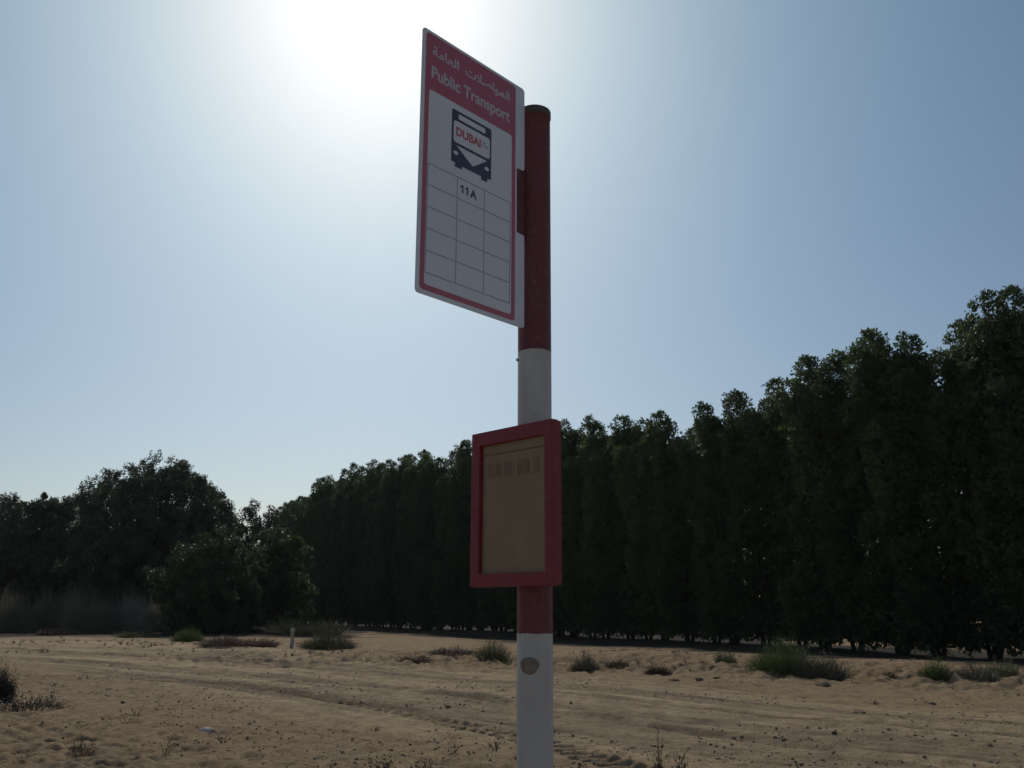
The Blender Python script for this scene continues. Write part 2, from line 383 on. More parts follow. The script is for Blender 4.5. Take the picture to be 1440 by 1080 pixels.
def round_tree(seed, rad, h, clumps, leaves, size, loose=0.0, low=0.1, wide=1.0, rag=1.3):
    """spreading tree: limbs ending in leaf clumps over an uneven dome"""
    rng = np.random.default_rng(seed); Q = []; tr = MB()
    hz = h*(1-low)/2; ctr = np.array([0, 0, h-hz])
    tr.tube([(0, 0, -0.2), (0.1, 0.05, h*0.12), (0, 0.1, h*0.3)], [h*0.028, h*0.022, h*0.018], 8)
    for i in range(clumps):
        a = rng.random()*6.28; sz = -1+2*rng.random(); cz = math.sqrt(1-sz*sz)
        d = np.array([math.cos(a)*cz, math.sin(a)*cz, sz])
        d = d/(np.abs(d)**2.5).sum()**(1/2.5)
        f = (0.80+0.20*rng.random()) if i % 3 else 0.30+0.5*rng.random()
        bul = 1+rag*(0.05*math.sin(3*a+seed)+0.045*math.sin(5*a+2.6*sz+seed)+0.045*rng.normal())
        p = ctr + d*np.array([rad*wide, rad, hz])*f*bul
        p[2] = max(p[2], 0.35*rng.random())
        cr = (0.55+0.6*rng.random())*(0.30+0.055*rad)*(1-0.25*loose)
        m = max(3, int(leaves*1.35)//14); g = rng.normal(0, 1, (m, 3)); g /= np.linalg.norm(g, axis=1)[:, None]
        Q.append(balls(p + g*cr*(0.35+0.65*rng.random((m, 1)))*np.array([1, 1, 1.15]), np.full(m, 0.26*cr+0.07), 14, rng, size))
        if i % 3 == 0:
            mid = np.array([p[0]*0.4, p[1]*0.4, h*0.22+0.35*(p[2]-h*0.22)])
            tr.tube([(0, 0.05, h*0.12), tuple(mid), tuple(p)], [h*0.014, h*0.009, h*0.002], 5)
    return quads_mesh('crown', np.concatenate(Q)), tr

# ------------------------------------------------------------------ the hedge of tall columnar trees
HEDGE0, HDIR = np.array([14.05, 38.9]), np.array([-0.497, 0.868])
HS = [-20, -8, -4.6, -0.2, 2.2, 4.4, 4.7, 11, 16, 33, 54, 66, 76, 90]
HH = [12.1, 12.1, 12.1, 11.8, 11.7, 11.9, 10.7, 11.4, 11.7, 12.8, 14.0, 13.3, 12.4, 12.0]
protos = []
for k in range(7):
    cm, tb = hedge_tree(100+k)
    root = empty('columnar_tree', (0, 0, 0), 'dark green columnar tree', 'tree')
    link_mesh('crown', cm, LEAF, root); tb.link('trunk', BARK, root, True)
    protos.append(root)
rng = random.Random(5)
ords = ['first', 'second', 'third', 'fourth', 'fifth', 'sixth', 'seventh', 'eighth', 'ninth', 'tenth', 'eleventh', 'twelfth', 'thirteenth', 'fourteenth']
s = -9.3; i = 0; spots = []
while s < 85:
    spots.append(s); s += 1.72*(0.85+0.3*rng.random())
for i, s in enumerate(spots):
    p = HEDGE0 + HDIR*s + np.array([0.868, 0.497])*rng.uniform(-0.35, 0.35)
    hgt = (1.6 + 1.08*(np.interp(s/1.08, HS, HH)-1.6))*rng.uniform(0.93, 1.03)
    u = 720 + F_PX*p[0]/(p[1]*1.03)
    if i < 14: lab = ords[i] + ' tree from the right-hand end of the tall dark hedge row'; g = 'trees of the tall hedge row'
    elif u > 785: lab = 'dark tree in the hedge row between the timetable case and the nearest tall trees'; g = 'hedge trees right of the pole'
    elif u > 655: lab = 'dark hedge tree standing behind the pole and its red timetable case'; g = 'hedge trees behind the pole'
    else: lab = 'dark tree in the far stretch of hedge row left of the pole'; g = 'hedge trees left of the pole'
    sc = hgt/12.0; w = rng.uniform(0.95, 1.15)
    args = ((p[0], p[1], gz(*p)), rng.uniform(0, 6.28), (w, w, sc))
    if i < len(protos):
        o = protos[i]; o.location, o.scale = args[0], args[2]; o.rotation_euler = (0, 0, args[1]); tag(o, lab, 'tree', g)
    else:
        o = copy_thing(protos[rng.randrange(len(protos))], *args, lab, g)

# ------------------------------------------------------------------ the trees at the left end
def place_tree(name, mt, px, Y, lab, leafm, rz=0.0, group=None):
    p = at(px, 900, Y); r = empty(name, p, lab, 'tree', group, rz)
    link_mesh('crown', mt[0], leafm, r); mt[1].link('trunk', BARK, r, True); return r
place_tree('spreading_tree', round_tree(11, 6.0, zat(664, 75), 1100, 238, 0.17, 0.1, 0.08), 211, 75, 'large broad round-topped dark tree, highest of the trees at the left', LEAF_ROUND)
place_tree('spreading_tree', round_tree(12, 4.6, zat(704, 82), 760, 224, 0.175, 0.1, 0.06), 52, 82, 'dark round tree behind the dry reeds at the left edge', LEAF_ROUND, 1.0)
place_tree('spreading_tree', round_tree(15, 4.8, zat(703, 88), 640, 210, 0.18, 0.1, 0.06), -40, 88, 'dark tree cut off by the left edge of the photo', LEAF_ROUND, 2.0)
place_tree('spreading_tree', round_tree(16, 3.8, zat(745, 92), 400, 140, 0.23, 0.1, 0.04), 112, 92, 'low dark tree filling the gap beside the large round-topped tree', LEAF_ROUND, 2.4)
def wispy_tree(seed, h, w):
    rng = np.random.default_rng(seed); Q = []; tr = MB()
    for i in range(9):
        a = rng.random()*6.28; o = w*(0.25+0.75*rng.random()); top = h*(0.80+0.20*rng.random()) if i else h
        x, y = o*math.cos(a), o*math.sin(a)
        tr.tube([(0.1*math.cos(a), 0.1*math.sin(a), -0.15), (x*0.5, y*0.5, top*0.4), (x, y, top*0.97)], [0.11, 0.07, 0.015], 6)
        for k in range(7):
            z = top*(0.30+0.70*(k+0.5*rng.random())/7); f = z/top; px_, py_ = x*f + 0.35*rng.normal(), y*f + 0.35*rng.normal()
            r_ = 0.30+0.28*rng.random()
            if k < 6: tr.tube([(x*f*0.92, y*f*0.92, z-0.5), (px_, py_, z)], [0.03, 0.008], 4)
            m = 6; g = rng.normal(0, 1, (m, 3)); g /= np.linalg.norm(g, axis=1)[:, None]
            Q.append(balls(np.array([px_, py_, z]) + g*r_*np.array([0.6, 0.6, 0.9]), np.full(m, 0.24), 22, rng, 0.16))
    return quads_mesh('crown', np.concatenate(Q)), tr
place_tree('open_tree', wispy_tree(51, zat(708, 72), 1.6), 336, 72, 'thin open tree right beside the large round-topped tree, sky showing through', LEAF_ROUND, 0.4)
place_tree('open_tree', wispy_tree(52, zat(716, 72), 1.4), 363, 72, 'thin open tree in the middle of the sky gap', LEAF_ROUND, 1.4)
place_tree('open_tree', wispy_tree(53, zat(714, 74), 1.4), 384, 74, 'thin open tree at the hedge end of the sky gap', LEAF_ROUND, 2.4)
place_tree('leafy_tree', round_tree(14, 2.35, zat(768, 58), 330, 126, 0.19, 0.0, 0.0, 1.05, 2.8), 287, 58, 'low bushy lighter green tree in front of the large round-topped tree', LEAF_LIGHT)
place_tree('leafy_tree', round_tree(17, 1.85, zat(758, 66), 280, 126, 0.18, 0.0, 0.0, 1.1, 2.4), 384, 66, 'upright bushy tree at the left end of the hedge row', LEAF, 0.8)
place_tree('leafy_tree', round_tree(19, 1.7, zat(778, 62), 240, 126, 0.18, 0.0, 0.0, 1.1, 2.4), 335, 62, 'smaller bushy tree squeezed between the light green tree and the hedge end', LEAF, 1.8)
for k, (px, Y, ytop, lab) in enumerate([(30, 96, 800, 'low dark bush deep behind the reeds below the left edge trees'), (150, 98, 800, 'low dark bush in the shade under the large round-topped tree'),
        (325, 84, 790, 'low dark bush in the gap between the two light green trees'), (230, 92, 800, 'low dark bush deep behind the pale grey reeds')]):
    place_tree('understorey_bush', round_tree(30+k, 4.6, zat(ytop, Y), 200, 84, 0.26, 0.0, 0.0, 1.3), px, Y, lab, LEAF_ROUND, k)
# ------------------------------------------------------------------ shrubs, scrub and dry reeds
def stalks(w, h, n, rng, leaf, blade=0.012, spread=0.7, leaves=10, upright=0.0, dome=True):
    """a clump of thin bending stalks with small leaves: quads (m,4,3)"""
    Q = []
    a = rng.random(n)*6.28; rb = (0.46 if n > 70 else 0.07)*w*np.sqrt(rng.random(n)); b = np.stack([rb*np.cos(a), rb*np.sin(a), np.full(n, -0.03)], 1)
    out = spread*(0.1+0.6*rng.random(n))*(1-upright)
    hv = 1 + 0.22*np.sin(a*2+n) + 0.16*np.sin(a*5+1.7*n)
    dirv = np.stack([np.cos(a)*out*w*0.32 + rng.normal(0, 0.09*w if n > 70 else 0.22*w, n), np.sin(a)*out*w*0.32 + rng.normal(0, 0.09*w if n > 70 else 0.22*w, n), 1.2*h*hv*(0.45+0.55*rng.random(n))*(1-0.62*np.minimum(1, rb/(0.46*w))**2*dome)], 1)
    seg = 4; prev = b
    for k in range(1, seg+1):
        t = k/seg; cur = b + dirv*np.array([t**1.6, t**1.6, t])[None, :]*1.0 + rng.normal(0, 0.012*h, (n, 3))
        d = cur-prev; sd = np.cross(d, rng.normal(0, 1, (n, 3))); sd /= np.linalg.norm(sd, axis=1)[:, None]+1e-9
        wd = blade*(1.1-0.8*t)
        Q.append(np.stack([prev-sd*wd, prev+sd*wd, cur+sd*wd*0.7, cur-sd*wd*0.7], 1))
        if leaves and k > 1:
            m = max(1, int(leaves/3)); f = rng.random((m, n, 1)); P = (prev[None]+d[None]*f).reshape(-1, 3) + rng.normal(0, leaf*0.5, (m*n, 3))
            Q.append(leaf_quads(P, np.tile(d/(np.linalg.norm(d, axis=1)[:, None]+1e-9), (m, 1)), leaf, 0.3, rng))
        prev = cur
    return np.concatenate(Q)
SHRUB = {
 'green': leaf_mat('green_shrub', (0.050, 0.085, 0.022), (0.105, 0.150, 0.045), 0.3, 4),
 'grey': leaf_mat('grey_shrub', (0.075, 0.072, 0.052), (0.14, 0.13, 0.095), 0.15, 4),
 'olive': leaf_mat('olive_scrub', (0.065, 0.075, 0.032), (0.13, 0.13, 0.06), 0.2, 4),
 'brown': leaf_mat('brown_scrub', (0.075, 0.048, 0.032), (0.15, 0.10, 0.068), 0.1, 4),
 'pale': leaf_mat('pale_scrub', (0.13, 0.15, 0.075), (0.24, 0.24, 0.13), 0.25, 4),
 'reed': leaf_mat('dry_reed', (0.15, 0.145, 0.092), (0.25, 0.225, 0.15), 0.2, 0.8),
 'reedgrey': leaf_mat('grey_reed', (0.27, 0.235, 0.185), (0.40, 0.35, 0.28), 0.2, 0.8),
 'twig': leaf_mat('dark_twig', (0.035, 0.028, 0.022), (0.08, 0.064, 0.05), 0.0, 4)}
def shrub(name, px, py, wpx, hpx, kind, label, seed, dens=1.0, Y=None, cat='shrub', blade=None, leaves=12, upright=0.0, group=None):
    p = at(px, py, Y); d = p.y; k = d*1.03/F_PX; w, h = wpx*k, hpx*k
    rng = np.random.default_rng(seed)
    n = int((150+260*min(w, 2.5))*dens)
    q = stalks(w, h, n, rng, max(0.035, 1.1*k if d > 20 else 0.04), blade or max(0.006, 0.25*k), 1.0, leaves, upright)
    o = link_mesh(name, quads_mesh(name, q), SHRUB[kind]); o.location = p
    return tag(o, label, cat, group)
shrub('green_shrub', 1106, 943, 86, 42, 'green', 'large bright green shrub on the sand in front of the hedge', 1, 2.0)
shrub('dry_shrub', 1160, 949, 62, 30, 'grey', 'grey-brown dry shrub touching the large green shrub', 2, 1.6)
shrub('small_shrub', 1022, 928, 26, 20, 'pale', 'small pale green shrub at the edge of the hedge shade', 3)
shrub('small_shrub', 1320, 951, 40, 30, 'green', 'small dark green shrub at the right, in front of the hedge', 4, 1.3)
shrub('dry_shrub', 1376, 952, 50, 22, 'grey', 'low grey dry shrub beside the small dark green one at right', 5)
shrub('small_shrub', 1412, 948, 34, 20, 'pale', 'pale tuft nearest the right edge in front of the hedge', 6, 0.8)
shrub('grass_tuft', 1255, 949, 16, 13, 'olive', 'tiny olive tuft alone on the sand below the hedge', 7, 0.7, cat='tuft')
shrub('scrub', 694, 928, 44, 30, 'olive', 'olive scrub just left of the pole on the bank', 8, 1.2)
shrub('dry_shrub', 826, 942, 36, 22, 'grey', 'small greyish shrub just right of the pole', 9)
shrub('dry_shrub', 928, 947, 28, 12, 'brown', 'low reddish-brown shrub alone on the bare sand', 10, 1.6)
shrub('scrub', 463, 914, 66, 24, 'olive', 'wide olive green scrub right of the white marker post', 11, 1.8)
shrub('scrub', 266, 905, 38, 17, 'green', 'rounded green scrub at the far road edge below the leafy tree', 12, 1.5)
shrub('scrub', 432, 894, 96, 20, 'olive', 'low dark scrub in the shade right behind the white marker post', 27, 2.2, 58)
shrub('dry_shrub', 318, 911, 60, 12, 'brown', 'flat brown scrub between the green scrub and the marker post', 13, 1.6)
shrub('dry_shrub', 368, 912, 44, 12, 'brown', 'brown scrub touching the left of the white marker post', 14, 1.3)
shrub('grass_tuft', 196, 899, 46, 9, 'olive', 'low green weeds at the far road edge near the reeds', 15, 1.2, cat='weeds')
shrub('dry_shrub', 80, 896, 44, 9, 'brown', 'low brown weeds in front of the dry reeds', 16, 1.0, cat='weeds')
shrub('scrub', 640, 920, 60, 10, 'brown', 'thin brown scrub on the bank between olive scrub patches', 17, 0.8)
shrub('scrub', 585, 931, 44, 10, 'brown', 'dry brown scrub at the road side of the bank', 18, 0.8)
shrub('grass_tuft', 872, 938, 30, 10, 'brown', 'short dry stalks between the two small shrubs near the pole', 19, 0.5, cat='stalks')
shrub('dark_bush', -14, 990, 52, 44, 'twig', 'dark bush cut off by the left edge of the photo', 20, 3.0, cat='bush')
shrub('dead_brush', 46, 998, 80, 20, 'twig', 'dead brush lying on the sand beside the dark bush', 21, 0.55, leaves=4, cat='brush')
shrub('dry_tuft', 118, 1058, 40, 22, 'brown', 'small dry tuft on trampled sand in the lower left', 22, 0.3, leaves=5, cat='tuft')
shrub('dry_stalks', 930, 1090, 30, 44, 'twig', 'thin dark dry stalks at the bottom edge right of the pole', 23, 0.09, blade=0.004, leaves=4, cat='stalks', upright=0.3)
shrub('dry_stalks', 962, 1092, 34, 26, 'twig', 'shorter dark stalks beside the thin ones at the bottom edge', 24, 0.09, blade=0.004, leaves=4, cat='stalks')
shrub('dry_stalks', 545, 1090, 50, 24, 'twig', 'dry stalks at the bottom edge left of the pole', 25, 0.12, blade=0.004, leaves=4, cat='stalks')
shrub('dry_stalks', 600, 1092, 40, 22, 'brown', 'brown dry stalks at the bottom edge nearest the pole', 26, 0.12, blade=0.004, leaves=4, cat='stalks')
REEDS = [(-8, 892, 62, 48, 'reed', 'tall dry olive reed clump at the very left edge'), (40, 891, 58, 38, 'reed', 'olive reed clump, second from the left edge'),
         (82, 890, 60, 47, 'reed', 'olive-brown reed clump in the middle of the reeds'), (122, 890, 60, 42, 'reed', 'olive-brown reed clump below the large round tree'),
         (154, 890, 34, 32, 'reedgrey', 'low grey dry reed clump at the left of the pale ones'), (184, 889, 44, 40, 'reedgrey', 'rounded pale grey dry reed clump'),
         (212, 889, 34, 36, 'reedgrey', 'pale grey reed clump against the lighter green tree')]
for k, (px, py, w, h, kind, lab) in enumerate(REEDS):
    shrub('reed_clump', px, py, w, h, kind, lab, 40+k, 2.2, 60+0.8*(k % 3), 'reeds', 0.02, 10, 0.45)

# ------------------------------------------------------------------ stones, clods and grit
def stone(name, px, py, size, col, label, cat, seed, flat=0.6, group=None):
    rng = np.random.default_rng(seed); bm = bmesh.new()
    P = rng.normal(0, 1, (22, 3)); P /= np.linalg.norm(P, axis=1)[:, None]; P *= 0.8+0.35*rng.random((22, 1))
    for c in P: bm.verts.new((1.2*c[0], c[1], flat*max(-0.7, min(0.72, c[2]))))
    bmesh.ops.convex_hull(bm, input=bm.verts[:])
    for v in [v for v in bm.verts if not v.link_faces]: bm.verts.remove(v)
    bmesh.ops.bevel(bm, geom=bm.edges[:], offset=0.07, segments=2, affect='EDGES')
    me = bpy.data.meshes.new(name); bm.to_mesh(me); bm.free()
    o = link_mesh(name, me, col); p = at(px, py); k = p.y*1.03/F_PX*size/2
    o.scale = (k, k, k); o.location = p + Vector((0, 0, k*flat*0.45)); o.rotation_euler = (0, 0, seed*1.3)
    return tag(o, label, cat, group)
_r = np.random.default_rng(77); rng_dirs = _r.normal(0, 1, (64, 3)); rng_dirs /= np.linalg.norm(rng_dirs, axis=1)[:, None]
PALE = paint('pale_stone', (0.62, 0.58, 0.52), (0.50, 0.45, 0.38), 0.9, 20, (0.4, 0.7), 0.4, 0.1)
DARKST = paint('dark_stone', (0.085, 0.070, 0.058), (0.16, 0.13, 0.10), 0.9, 20, (0.4, 0.7), 0.4, 0.1)
CLOD = paint('dry_clod', (0.20, 0.145, 0.10), (0.30, 0.22, 0.15), 0.95, 20, (0.4, 0.7), 0.5, 0.1)
stone('pale_stone', 290, 1029, 19, PALE, 'pale flat stone alone on the sand at lower left', 'stone', 3)
stone('dark_clod', 308, 1033, 15, CLOD, 'dark clod touching the pale flat stone', 'clod', 5, 0.4)
for k, (px, py, sz, lab) in enumerate([(681, 1001, 6, 'dark pebble on the track nearest the left of the pole'), (632, 996, 8, 'larger dark pebble on the track left of the pole'),
        (175, 992, 6, 'lone dark pebble on the smooth sand at left'), (1092, 1037, 7, 'dark pebble on the track below the green shrub'),
        (1176, 1032, 7, 'dark pebble on the track at right below the grey shrub'), (1129, 1075, 6, 'dark pebble at the bottom edge right of the pole'),
        (806, 993, 6, 'dark pebble on the track just right of the pole'), (1002, 1047, 5, 'small dark pebble on the track right of the pole')]):
    stone('dark_pebble', px, py, sz, DARKST, lab, 'pebble', 10+k)
for k, (px, py, sz, lab) in enumerate([(1158, 962, 22, 'long earth clod below the grey-brown dry shrub'), (1310, 989, 18, 'flat dark clod on the bare sand at right'),
        (1210, 1000, 18, 'flat dark clod beside the track right of centre'), (985, 955, 14, 'dark clod on the ragged bank edge, rightmost of three'),
        (948, 957, 16, 'dark clod on the ragged bank edge, middle of three'), (1010, 953, 12, 'dark clod behind the three on the bank edge')]):
    stone('earth_clod', px, py, sz, CLOD, lab, 'clod', 30+k, 0.45)
def grit():
    rng = np.random.default_rng(9); n = 14000
    r = 7.5*np.exp(rng.random(n)*1.45); a = np.radians(rng.uniform(-38, 38, n)); x, y = r*np.sin(a), r*np.cos(a)
    keep = (vnoise(x*0.6, y*0.6, 90) + 0.5*vnoise(x*0.2, y*0.2, 91) + 0.3*(road_mask(x, y)) > 0.15); x, y, r = x[keep], y[keep], r[keep]; n = len(x)
    z = height(x, y); sz = 0.005+0.020*rng.random(n)**3.2 + 0.0003*r
    base = np.array([(1, 0, 0), (0, 1, 0), (-1, 0, 0), (0, -1, 0), (0, 0, 1), (0, 0, -1)], float)
    V = base[None]*sz[:, None, None]*(0.6+0.8*rng.random((n, 6, 1))); ang = rng.random(n)*6.28
    c, s_ = np.cos(ang)[:, None], np.sin(ang)[:, None]
    V = np.stack([V[..., 0]*c-V[..., 1]*s_, V[..., 0]*s_+V[..., 1]*c, V[..., 2]*0.55], -1) + np.stack([x, y, z+sz*0.3], 1)[:, None, :]
    f = np.array([(0, 1, 4), (1, 2, 4), (2, 3, 4), (3, 0, 4), (1, 0, 5), (2, 1, 5), (3, 2, 5), (0, 3, 5)])
    F = (f[None]+6*np.arange(n)[:, None, None]).reshape(-1, 3)
    me = bpy.data.meshes.new('gravel'); me.from_pydata(V.reshape(-1, 3).tolist(), [], F.tolist()); me.update()
    m, t, b = mat('grit', 0.95, 0.1)
    t.links.new(ramp(t, noise(t, 3.0, 4), [(0.35, (0.13, 0.10, 0.075)), (0.55, (0.30, 0.235, 0.165)), (0.7, (0.45, 0.38, 0.30))]), b.inputs['Base Color'])
    o = link_mesh('gravel', me, m); tag(o, 'small dark grit and pebbles scattered over the sand track', 'gravel', None, 'stuff')
grit()

def dry_litter():
    rng = np.random.default_rng(21); Q = []
    n = 900; i = rng.integers(0, len(BANK)-1, n); f = rng.random(n)[:, None]
    P = BANK[i]*(1-f) + BANK[i+1]*f + rng.normal(0, 1.9, (n, 2))
    m = 260; r = 9*np.exp(rng.random(m)*1.0); a = np.radians(rng.uniform(-36, 36, m)); P2 = np.stack([r*np.sin(a), r*np.cos(a)], 1)
    P2 = P2[road_mask(P2[:, 0], P2[:, 1]) < 0.4]; P = np.concatenate([P, P2])
    P = P[fbm(P[:, 0]*0.5, P[:, 1]*0.5, 95, 2) > -0.15]
    Z = height(P[:, 0], P[:, 1])
    for (x, y), z in zip(P, Z):
        w = 0.05+0.22*rng.random()**2
        q = stalks(w*1.6, w*0.8, rng.integers(4, 13), rng, 0.03, 0.004+0.0002*y, 1.6, 2, 0.0, False)
        Q.append(q + np.array([x, y, z]))
    o = link_mesh('dry_litter', quads_mesh('dry_litter', np.concatenate(Q)), SHRUB['brown'])
    tag(o, 'dead stalks and dry weeds scattered along the sandy bank', None, None, 'stuff')
dry_litter()

# ------------------------------------------------------------------ marker post by the hedge
WHITEPOST = paint('post_paint', (0.55, 0.53, 0.49), (0.36, 0.33, 0.28), 0.7, 8, (0.45, 0.7))
p = at(412, 912); kpx = p.y*1.03/F_PX
mp = MB(); hp = 25*kpx; rp = 2.6*kpx
mp.tube([(0, 0, -0.1), (0, 0, hp*0.80)], [rp, rp*0.97], 14)
mk = empty('marker_post', p, 'short weathered white marker post standing before the hedge', 'post')
mp.link('shaft', WHITEPOST, mk, True)
cp = MB(); cp.tube([(0, 0, hp*0.80), (0, 0, hp*0.82), (0, 0, hp*0.93), (0, 0, hp*0.98), (0, 0, hp)], [rp*0.99, rp*1.1, rp*1.08, rp*0.75, rp*0.2], 14)
cp.link('cap', WHITEPOST, mk, True)

# ------------------------------------------------------------------ the bus stop
PX, PY, PR = 0.0763, 3.06, 0.057
base = Vector((PX, PY, gz(PX, PY)))
bus = empty('bus_stop', base, 'red and white banded bus stop pole with flag sign and red timetable case', 'bus stop')
def local(m): return Matrix.Translation(-base) @ m
# pole paint: red and white bands by height
PAINT, t, b = mat('banded_pole_paint', 0.5, 0.35)
geo = node(t, 'ShaderNodeTexCoord'); sep = node(t, 'ShaderNodeSeparateXYZ'); t.links.new(geo.outputs['Object'], sep.inputs[0])
wob = node(t, 'ShaderNodeMath', operation='MULTIPLY_ADD'); wob.inputs[1].default_value = 0.010; t.links.new(noise(t, 45, 4, 0.7), wob.inputs[0]); t.links.new(sep.outputs['Z'], wob.inputs[2])
wo2 = node(t, 'ShaderNodeMath', operation='SUBTRACT'); wo2.inputs[1].default_value = 0.005; t.links.new(wob.outputs[0], wo2.inputs[0]); zr = wo2.outputs[0]
def above(z):
    n = node(t, 'ShaderNodeMath', operation='GREATER_THAN'); n.inputs[1].default_value = z - base.z; t.links.new(zr, n.inputs[0]); return n.outputs[0]
def sub(a, b_):
    n = node(t, 'ShaderNodeMath', operation='SUBTRACT'); t.links.new(a, n.inputs[0]); t.links.new(b_, n.inputs[1]); return n.outputs[0]
def addn(a, b_):
    n = node(t, 'ShaderNodeMath', operation='ADD'); t.links.new(a, n.inputs[0]); t.links.new(b_, n.inputs[1]); return n.outputs[0]
Z_TOP, Z_A, Z_B, Z_C, Z_D = 3.354, 2.447, 1.985, 1.5245, 0.62
redband = addn(addn(above(Z_A), sub(above(Z_C), above(Z_B))), sub(above(-9), above(Z_D)))
dirt = ramp(t, noise(t, 5, 6, 0.65, 'Object', (1, 1, 0.35)), [(0.42, (0, 0, 0)), (0.75, (1, 1, 1))])
redc = mixc(t, dirt, (0.185, 0.046, 0.050), (0.215, 0.085, 0.080))
redc = mixc(t, ramp(t, noise(t, 60, 4, 0.7), [(0.55, (0, 0, 0)), (0.72, (0.7, 0.7, 0.7))]), redc, (0.30, 0.13, 0.12))
whc = mixc(t, dirt, (0.66, 0.63, 0.585), (0.47, 0.435, 0.38))
whc = mixc(t, ramp(t, noise(t, 34, 5, 0.7), [(0.66, (0, 0, 0)), (0.76, (1, 1, 1))]), whc, (0.33, 0.28, 0.23))
pc = mixc(t, redband, whc, redc)
runs = ramp(t, noise(t, 1.0, 5, 0.65, 'Object', (38, 38, 1.6)), [(0.60, (0, 0, 0)), (0.74, (0.55, 0.55, 0.55))])
pc = mixc(t, runs, pc, (0.20, 0.135, 0.095))
chips = ramp(t, noise(t, 27, 7, 0.72, 'Object', (1, 1, 0.7), 0.4), [(0.665, (0, 0, 0)), (0.69, (1, 1, 1))])
pc = mixc(t, chips, pc, (0.13, 0.085, 0.06))
t.links.new(pc, b.inputs['Base Color'])
bump(t, b, noise(t, 70, 4), 0.12, 0.002)
mb = MB(); zs = np.linspace(-0.25, Z_TOP-0.012-base.z, 40)
mb.tube([(0, 0, z) for z in zs], [PR]*len(zs), 56)
mb.link('pole', PAINT, bus, True)
CAPM = paint('cap_metal', (0.10, 0.075, 0.078), (0.20, 0.15, 0.13), 0.6, 30, (0.45, 0.7))
mb = MB(); zt = Z_TOP-base.z
mb.tube([(0, 0, zt-0.030), (0, 0, zt-0.0285), (0, 0, zt-0.006), (0, 0, zt-0.002), (0, 0, zt)], [PR+0.0008, PR+0.0030, PR+0.0030, PR+0.0015, PR-0.006], 56)
mb.link('cap', CAPM, bus, True)
# round rusty plug on the pole front
RUST = paint('rusty_plug', (0.25, 0.205, 0.16), (0.34, 0.28, 0.22), 0.85, 60, (0.4, 0.65), 0.5, 0.2)
mb = MB(); zc = 1.429-base.z; th0 = R(-90-20)
vv = []; ff = []; K = 26; rr_ = [0, 0.4, 0.8, 1.0, 1.04]; hh_ = [0.0035, 0.0034, 0.003, 0.0022, -0.001]
for i_, (q, hq) in enumerate(zip(rr_, hh_)):
    for j in range(K):
        a = 2*math.pi*j/K; rq = 0.031*q*(1+0.05*math.sin(3*a)+0.03*math.sin(5*a+1))
        th = th0 + rq*math.cos(a)/PR; vv.append(((PR+hq)*math.cos(th), (PR+hq)*math.sin(th), zc + 0.82*rq*math.sin(a)))
for i_ in range(len(rr_)-1):
    for j in range(K): ff.append((i_*K+j, (i_+1)*K+j, (i_+1)*K+(j+1) % K, i_*K+(j+1) % K))
mb.add(vv, ff); mb.link('plug', RUST, bus, True)
# small set screw below the sign
STEEL = paint('dull_steel', (0.30, 0.29, 0.28), (0.18, 0.15, 0.13), 0.5, 40, (0.4, 0.7))
mb = MB(); aa = R(190); zz = 2.42-base.z
mb.tube([(PR*0.97*math.cos(aa), PR*0.97*math.sin(aa), zz), ((PR+0.006)*math.cos(aa), (PR+0.006)*math.sin(aa), zz)], [0.006, 0.005], 8)
mb.link('bolt', STEEL, bus)

# --- flag sign: local x along the plate, y up, z out of its face
AXS = R(221.19)
dl = Vector((math.sin(AXS), math.cos(AXS), 0)); xs = -dl; ns = xs.cross(Vector((0, 0, 1)))
SW, SH = 0.499, 0.894
org = Vector((0.040, 3.003, 2.516)) + dl*SW
MS = local(Matrix(((xs.x, 0, ns.x, org.x), (xs.y, 0, ns.y, org.y), (0, 1, 0, org.z), (0, 0, 0, 1)))) @ Matrix.Diagonal((SW/0.489, SH/0.883, 1, 1))
def enamel(name, c, worn=None): return paint(name, c, worn or tuple(v*0.93 for v in c), 0.30, 3, (0.45, 0.8), 0.0, 0.9, 0.03)
SWHITE = enamel('sign_white', (0.90, 0.91, 0.93)); SRED = enamel('sign_red', (0.58, 0.125, 0.155), (0.56, 0.16, 0.19)); SDARK = enamel('sign_slate', (0.055, 0.058, 0.085))
SGREY = enamel('sign_grey', (0.42, 0.43, 0.47)); STEXT = enamel('letter_white', (0.72, 0.68, 0.69)); SBRED = enamel('letter_red', (0.62, 0.10, 0.09)); SEDGE = enamel('sign_edge', (0.45, 0.45, 0.46))
MM = 0.001
out = []
k_ = rrect(0, 0, 489, 883, 20)
# right side with the notch for the bracket
pts = []
for (x, y) in rrect(0, 0, 489, 883, 20):
    pts.append((x, y))
right_top = [q for q in pts if q[0] > 460 and q[1] > 441]; 
rr2 = rrect(0, 0, 489, 883, 13); notch = [(489, 323), (485, 330), (452, 331), (449, 334), (449, 565), (452, 568), (485, 569), (489, 576)]
pts = rr2 + notch    # list ends at the lower right corner (going up), then the notch, then wraps to the top right corner
pts = [(x*MM, y*MM) for x, y in pts]
plate = MB(); plate.prism(pts, -0.004, 0.0)
plate = plate.link('sign_plate', SWHITE, bus, False, MS)
def layer(name, polys, m, z0, z1, parent=plate):
    q = MB()
    for P in polys: q.prism([(x*MM, y*MM) for x, y in P], z0, z1)
    return q.link(name, m, parent)
layer('red_border', [rrect(14, 14, 441, 873, 14)], SRED, 0.0, 0.0007)
layer('route_panel', [rrect(32, 32, 421, 677, 11)], SWHITE, 0.0004, 0.0012)
gl = 3.6; gx = [35, 163, 288, 414]; gy = [69+71.2*i for i in range(6)]
def bar(x0, y0, x1, y1): return [(x0, y0), (x1, y0), (x1, y1), (x0, y1)]
ver = [bar(x-gl/2, gy[0]-gl/2, x+gl/2, gy[-1]+gl/2) for x in gx]
